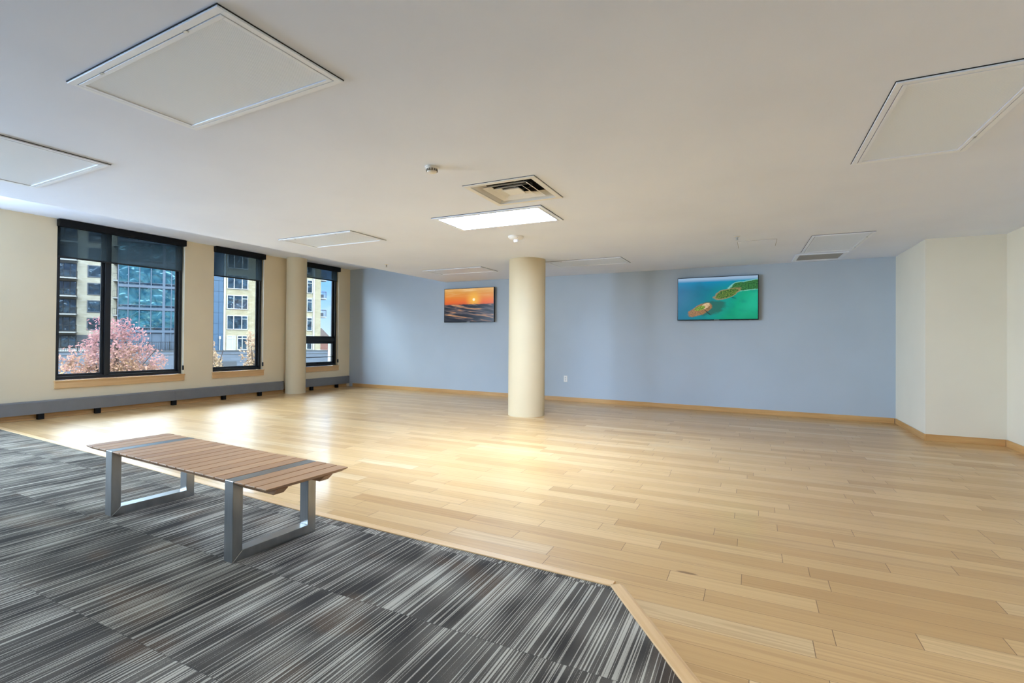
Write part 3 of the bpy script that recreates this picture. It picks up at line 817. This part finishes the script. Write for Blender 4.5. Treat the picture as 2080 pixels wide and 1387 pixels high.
def building_glass(name, a, b_):
    m = NT(name)
    v, x, y, z = m.obj_xyz()
    n = m.noise(v, 0.75, 1.0, 0.4, 1.2)
    c = m.mix(m.rng(m.noise(v, 0.55, 3.0, 0.5, 2.0), 0.38, 0.62), a, b_)
    m.bsdf(c, 0.05, 0.55, 0.8, m.bump(n, 0.35, 0.30))
    return m.mat
M_bglass = building_glass('apartment_glass', dim(52, 70, 84), dim(104, 130, 146))
M_teal = building_glass('teal_curtain_glass', dim(52, 116, 136), dim(112, 178, 190))
M_mullion = plain('grey_mullion', dim(88, 108, 130), 0.5, 0.2)
M_bluepanel = plain('dark_blue_cladding', dim(56, 98, 132), 0.45, 0.1, 0.5, 0.08, 0.5)
M_whiteframe = plain('white_window_frame', dim(226, 228, 230), 0.5)
M_stone = plain('pale_stone', dim(206, 204, 196), 0.8)
M_darkbase = plain('dark_base', dim(74, 80, 88), 0.7)
M_slab = plain('concrete_slab', dim(196, 194, 188, 0.20), 0.8)
M_cope = plain('darkened_coping', dim(196, 196, 194, 0.045), 0.8)  # darkened evenly so the strong sky does not blow out its top

def win(parent, x0, x1, z0, z1, y, mulls, fm, gm, transom=None, fw=0.07):
    b = MB(); b.ring(x0, x1, z0, z1, fw, y - 0.06, y + 0.02)
    for q in mulls: b.box(q - fw * 0.5, q + fw * 0.5, y - 0.06, y + 0.02, z0 + fw, z1 - fw)
    if transom: b.box(transom[0], transom[1], y - 0.06, y + 0.02, transom[2] - 0.04, transom[2] + 0.04)
    f = b.build('window', fm, parent)
    b = MB(); b.box(x0 + fw * 0.6, x1 - fw * 0.6, y - 0.03, y - 0.01, z0 + fw * 0.6, z1 - fw * 0.6)
    b.build('pane', gm, f)
def railing(parent, x0, x1, y, z0, z1, step=0.22, mat=None, side=None):
    b = MB()
    b.box(x0, x1, y - 0.02, y + 0.02, z1 - 0.05, z1); b.box(x0, x1, y - 0.02, y + 0.02, z0 + 0.06, z0 + 0.10)
    n = int((x1 - x0) / step)
    for i in range(n + 1): b.box(x0 + i * step - 0.012, x0 + i * step + 0.012, y - 0.012, y + 0.012, z0, z1)
    if side:
        b.box(x1 - 0.02, x1 + 0.02, y, side, z1 - 0.05, z1)
        k = int((side - y) / step)
        for i in range(k): b.box(x1 - 0.012, x1 + 0.012, y + i * step - 0.012, y + i * step + 0.012, z0, z1)
    return b.build('railing', mat or M_black, parent)

# A: set-back brick block with stacked balconies
bA = thing('apartment_building', 'buff brick apartment block with stacked balconies seen through the left window', 'building', AO, FR)
b = MB(); b.box(-9.0, 10.0, 0.0, 12.0, 1.48, 20.0); b.build('wall', M_brick, bA)
b = MB(); b.box(-9.0, 10.0, -0.05, 12.0, -0.6, 1.48); b.build('base_wall', M_darkbase, bA)
for k in range(6):
    zb = 1.88 + 2.865 * k
    if k < 6:
        win(bA, 0.35, 3.1, zb + 0.42, zb + 2.38, -0.02, [], M_frame_edge, M_bglass, None, 0.14)
        win(bA, -3.35, -0.95, zb + 0.18, zb + 2.45, -0.02, [-2.55, -1.75], M_black, M_bglass, None, 0.08)
        win(bA, -8.2, -3.7, zb + 0.18, zb + 2.45, -0.02, [-6.7, -5.2], M_black, M_bglass, None, 0.08)
        win(bA, 4.1, 8.6, zb + 0.18, zb + 2.45, -0.02, [5.6, 7.1], M_black, M_bglass, None, 0.08)
    for xa, xb in ((-8.4, -0.81), (3.7, 9.0)):
        b = MB(); b.box(xa, xb, -1.7, -0.06, zb - 0.12, zb + 0.10); bal = b.build('balcony', M_slab, bA)
        railing(bal, xa + 0.03, xb - 0.03, -1.65, zb + 0.10, zb + 1.15, 0.25, M_black, -0.1)
        for q in range(3):
            b = MB(); xx = xa + 0.6 + q * (xb - xa - 1.6) / 3 + random.random() * 0.5
            b.box(xx, xx + 0.6, -1.2, -0.7, zb + 0.11, zb + 0.5 + random.random() * 0.4); b.box(xx, xx + 0.6, -0.78, -0.7, zb + 0.45, zb + 0.95)
            b.build('balcony_chair', M_gap, bal)
for xx in (-7.6, -5.2, -2.8, 1.2, 3.0, 5.5):
    win(bA, xx, xx + 1.9, -0.5, 1.3, -0.07, [xx + 0.95], M_black, M_bglass, None, 0.08)

# G: glazed block
bG = thing('glass_building', 'teal glass curtain-wall building with blue panels behind the pink tree', 'building', FO, FR)
b = MB(); b.box(-3.15, 8.70, 0.10, 10.0, -0.6, 22.0); b.build('core_wall', M_mullion, bG)
mx = [-3.17, -2.12, -0.94, 0.30, 1.70, 2.54, 3.70, 4.90]
b = MB()
for q in mx: b.box(q - (0.15 if abs(q - 1.7) < 0.01 else 0.05), q + (0.15 if abs(q - 1.7) < 0.01 else 0.05), -0.12, 0.10, -0.6, 22.0)
b.build('mullions', M_mullion, bG)
for k in range(-1, 7):
    zf = 4.9 + 2.98 * k
    b = MB(); b.box(-3.17, 5.0, -0.14, 0.10, zf - 0.12, zf + 0.22); b.box(-3.17, 5.0, -0.10, 0.1, zf + 0.50, zf + 0.56); b.build('floor_band', M_mullion, bG)
    for i in range(7):
        b = MB(); b.box(mx[i] + 0.06, mx[i + 1] - 0.06, 0.0, 0.06, zf + 0.57, zf + 2.80); b.build('pane', M_teal, bG)
        b = MB(); b.box(mx[i] + 0.06, mx[i + 1] - 0.06, 0.0, 0.06, zf + 0.23, zf + 0.49); b.build('spandrel', M_bglass, bG)
for i, xa in enumerate((5.05, 6.60, 8.12)):
    xb = (6.57, 8.09, 8.68)[i]
    for k in range(-1, 14):
        b = MB(); b.box(xa, xb, 0.0, 0.08, 0.18 + 1.53 * k + (-0.0 if k > -1 else 0.75), 0.15 + 1.53 * (k + 1)); b.build('cladding_panel', M_bluepanel, bG)

# B: brick block with white windows and end balconies
bB = thing('brick_building', 'buff brick apartment building with white framed windows seen through the right windows', 'building', FO, FR)
b = MB(); b.box(8.72, 22.07, 0.05, 10.0, -0.6, 20.0); b.build('wall', M_brick_near, bB)
b = MB()
for q in (8.74, 20.90): b.box(q, q + 0.22, -0.06, 0.05, -0.6, 20.0)
b.build('white_pilaster', M_whiteframe, bB)
for k in range(6):
    z0 = -0.55 + 2.945 * k; z0 = z0 if k else -0.55
    zt = z0 + 2.06
    for xa in (9.13, 13.6):
        if k == 0:
            win(bB, xa, xa + 1.15, -0.58, 1.52, 0.02, [xa + 0.8], M_whiteframe, M_stone, (xa, xa + 1.1, 1.10), 0.10)
            win(bB, xa + 1.35, xa + 2.69, -0.55, 1.52, 0.02, [xa + 2.0], M_whiteframe, M_bglass, (xa + 1.35, xa + 2.69, 1.10), 0.10)
        else:
            win(bB, xa, xa + 2.69, z0, zt, 0.02, [xa + 0.88, xa + 1.92], M_whiteframe, M_bglass, (xa + 1.97, xa + 2.62, zt - 0.5), 0.10)
    win(bB, 19.98, 20.80, z0, zt, 0.02, [], M_whiteframe, M_bglass, (20.0, 20.78, zt - 0.5), 0.09)
    b = MB(); b.box(18.9, 20.86, -0.02, 0.05, zt + 0.02, zt + 0.14); b.build('sill_band', M_stone, bB)
    if k >= 1:
        zs = 1.68 + 2.945 * (k - 1)
        if k >= 2:
            b = MB(); b.lathe([(1.12, zs - 0.10), (1.12, zs + 0.12)], 20, (22.075, 1.3), True, -math.pi / 2, math.pi / 2); bal = b.build('balcony', M_slab, bB)
            b = MB()
            b.lathe([(1.08, zs + 1.12), (1.12, zs + 1.12), (1.12, zs + 1.17), (1.08, zs + 1.17)], 20, (22.075, 1.3), False, -math.pi / 2, math.pi / 2)
            for i in range(15):
                a = -math.pi / 2 + math.pi * i / 14
                b.rod((22.075 + 1.1 * math.cos(a), 1.3 + 1.1 * math.sin(a), zs + 0.12), (22.075 + 1.1 * math.cos(a), 1.3 + 1.1 * math.sin(a), zs + 1.14), 0.02, 6)
            b.build('railing', M_frame_edge, bal)
            b = MB(); b.box(22.3, 22.7, 1.0, 1.4, zs + 0.12, zs + 0.7); b.build('balcony_chair', M_frame_edge, bal)

# podium wall below the buildings, its fence and garage opening
def block_wall():
    m = NT('grey_block_wall')
    v, x, y, z = m.obj_xyz()
    n = m.new('ShaderNodeTexBrick', {'Color1': dim(118, 126, 138), 'Color2': dim(130, 138, 150), 'Mortar': dim(110, 118, 128), 'Scale': 1.0, 'Mortar Size': 0.02, 'Brick Width': 1.2, 'Row Height': 0.4})
    m.put(n.inputs['Vector'], m.vec(x, z, 0.0))
    m.bsdf(n.outputs[0], 0.85, 0, 0.2)
    return m.mat
pw = thing('retaining_wall', 'long grey block wall of the raised terrace below the buildings', 'wall', FO, FR)
b = MB(); b.box(-40.0, 22.9, -1.2, -0.9, GZ, -0.72); b.box(22.6, 22.9, -0.9, 30.0, GZ, -0.72); b.build('block_face', block_wall(), pw)
b = MB(); b.box(-40.0, 22.9, -0.9, 40.0, -0.9, -0.66); b.build('terrace_slab', M_cope, pw)
b = MB(); b.box(-40.0, 22.95, -1.26, -0.86, -0.72, -0.60); b.box(-40.0, 22.92, -1.23, -1.2, -1.16, -1.10); b.build('coping', M_cope, pw)
for xa, xb, za in ((8.55, 10.35, -2.15), (-0.45, 0.45, -2.15)):
    b = MB(); b.box(xa, xb, -1.24, -1.19, -4.2, za); b.build('garage_opening', M_gap, pw)
t = thing('iron_fence', 'black iron picket fence on the terrace edge behind the pink tree', 'fence', FO, FR)
b = MB()
b.box(-14.0, 5.0, -0.97, -0.93, 0.50, 0.56); b.box(-14.0, 5.0, -0.97, -0.93, -0.48, -0.43); b.build('rails', M_black, t)
b = MB()
for i in range(96): b.box(-14.0 + 0.2 * i - 0.016, -14.0 + 0.2 * i + 0.016, -0.966, -0.934, -0.60, 0.60)
b.build('pickets', M_black, t)
b = MB()
for i in range(9): b.box(-14.0 + 2.35 * i - 0.05, -14.0 + 2.35 * i + 0.05, -1.0, -0.90, -0.60, 0.68)
b.build('posts', M_black, t)
t = thing('wall_lantern', 'small white lantern on the blue clad wall outside the middle window', 'lantern', (FO[0], FO[1], 0), FR)
b = MB(); b.box(8.20, 8.42, -0.25, 0.0, 1.0, 1.4); b.build('lamp_body', M_whiteframe, t)
b = MB(); b.box(8.28, 8.34, -0.2, 0.0, -0.6, 1.0); b.build('post', M_whiteframe, t)

# distant houses and greenery, seen through the last window
def axial(px_dir, D): return None
t = thing('distant_house', 'distant red brick house beyond the end of the apartment building', 'house', (-118.0, 100.0, GZ), math.radians(60))
b = MB(); b.box(-9, 9, 0, 10, 0, 7.6); b.build('wall', M_redbrick, t)
b = MB(); b.prism([(-9.5, 7.6), (9.5, 7.6), (7.0, 10.3), (-7.0, 10.3)], -0.5, 10.5, 'y'); b.build('roof', plain('brown_roof', dim(126, 104, 96), 0.9), t)
b = MB()
for xx in (-7, -4, -1, 2, 5): b.box(xx, xx + 1.2, -0.05, 0.0, 4.6, 6.4); b.box(xx, xx + 1.2, -0.05, 0.0, 1.2, 3.0)
b.build('windows', M_bglass, t)

def leaves_mat(name, stops, h0, h1):
    m = NT(name)
    v, x, y, z = m.obj_xyz()
    n = m.noise(v, 0.8, 3.0); n2 = m.noise(v, 9.0, 2.0)
    f = m.math('ADD', m.math('MULTIPLY', m.rng(z, h0, h1), 0.62), m.math('ADD', m.math('MULTIPLY', m.math('SUBTRACT', n, 0.5), 0.7), m.math('MULTIPLY', m.math('SUBTRACT', n2, 0.5), 0.9)))
    f = m.math('ADD', f, 0.18)
    c = m.ramp(f, stops)
    d = m.new('ShaderNodeBsdfDiffuse', {'Color': c}); tl = m.new('ShaderNodeBsdfTranslucent', {'Color': c})
    mx_ = m.new('ShaderNodeMixShader', {0: 0.35}); m.t.links.new(d.outputs[0], mx_.inputs[1]); m.t.links.new(tl.outputs[0], mx_.inputs[2])
    m.t.links.new(mx_.outputs[0], m.out.inputs[0])
    return m.mat
M_bark = plain('bark', dim(92, 74, 66), 0.9, 0, 0.2, 0.2, 8)
def tree(name, label, loc, crown, n, leaf, mat, group=None):
    """crown: list of (cx, cy, cz, rx, rz) ellipsoids in local coordinates"""
    t = thing(name, label, 'tree', loc, 0, group)
    rnd = random.Random(int(abs(loc[0] * 100)))
    b = MB()
    top = max(c[2] for c in crown)
    b.rod((0, 0, 0), (0.05, 0, top * 0.55), 0.14, 8); b.rod((0.05, 0, top * 0.55), (0.0, 0.1, top), 0.07, 8)
    for c in crown:
        b.rod((0.03, 0, top * 0.45), (c[0] * 0.8, c[1] * 0.8, c[2] + 0.2 * c[4]), 0.045, 6)
    for i in range(16):
        c = rnd.choice(crown); a = rnd.random() * 6.28
        b.rod((c[0] * 0.4, c[1] * 0.4, c[2] - 0.5 * c[4]), (c[0] + c[3] * 0.8 * math.cos(a), c[1] + c[3] * 0.8 * math.sin(a), c[2] + c[4] * (rnd.random() - 0.1)), 0.018, 5)
    b.build('trunk', M_bark, t)
    b = MB(); tot = sum(c[3] ** 2 * c[4] for c in crown)
    for c in crown:
        k = int(n * c[3] ** 2 * c[4] / tot)
        clus = []
        for _ in range(max(20, k // 22)):
            while True:
                p = Vector((rnd.uniform(-1, 1), rnd.uniform(-1, 1), rnd.uniform(-1, 1)))
                if 0.15 < p.length < 1: break
            clus.append(p * (0.72 + 0.28 * p.length))
        for _ in range(k):
            q = rnd.choice(clus) + Vector((rnd.gauss(0, 0.10), rnd.gauss(0, 0.10), rnd.gauss(0, 0.08)))
            P = Vector((c[0] + q.x * c[3], c[1] + q.y * c[3], c[2] + q.z * c[4]))
            e1 = Vector((rnd.gauss(0, 1), rnd.gauss(0, 1), rnd.gauss(0, 0.7))).normalized(); e2 = e1.orthogonal().normalized()
            s = leaf * rnd.uniform(0.6, 1.3)
            vs = [b.bm.verts.new(P + x_) for x_ in (-e1 * s, e2 * s * 0.45, e1 * s, -e2 * s * 0.45)]
            b.bm.faces.new(vs)
    b.build('foliage', mat, t)
    return t
M_pink = leaves_mat('pink_autumn_leaves', [(0.0, dim(228, 186, 130)), (0.35, dim(230, 176, 146)), (0.6, dim(226, 168, 166)), (1.0, dim(204, 128, 140))], 4.2, 8.2)
M_orange = leaves_mat('orange_autumn_leaves', [(0.0, dim(220, 184, 120)), (0.5, dim(228, 194, 150)), (1.0, dim(226, 182, 156))], 3.0, 7.0)
tree('autumn_tree', 'pink and orange autumn tree outside the wide left window', (-30.15, 14.20, GZ),
     [(0, 0, 6.6, 1.35, 1.85), (-0.5, -0.9, 5.5, 1.3, 1.5), (0.4, 0.95, 5.4, 1.35, 1.55), (0, 0, 4.6, 1.9, 1.4)], 9000, 0.085, M_pink)
tree('autumn_tree', 'orange autumn tree at the left edge of the narrow middle window', (-25.55, 16.42, GZ),
     [(0, 0, 5.2, 0.62, 1.65), (0.05, 0.05, 4.0, 0.85, 1.4)], 4500, 0.075, M_orange)
tree('autumn_tree', 'tall slim orange autumn tree at the right side of the middle window', (-23.62, 17.42, GZ),
     [(0, 0, 5.6, 0.60, 1.95), (0, 0, 4.3, 0.85, 1.5)], 5000, 0.075, M_orange)
tree('autumn_shrub', 'low orange shrub at the lower left corner of the wide window', (-27.8, 10.9, GZ),
     [(0, 0, 4.9, 0.6, 0.8)], 900, 0.075, M_orange)
M_green = leaves_mat('green_leaves', [(0.0, dim(96, 120, 70)), (0.5, dim(128, 146, 92)), (1.0, dim(156, 166, 120))], 0.0, 6.0)
tree('green_tree', 'small green tree beyond the retaining wall end in the last window', (-58.5, 61.0, GZ),
     [(0, 0, 3.6, 1.6, 1.6), (0.8, 0.8, 2.6, 1.5, 1.4)], 1800, 0.16, M_green)
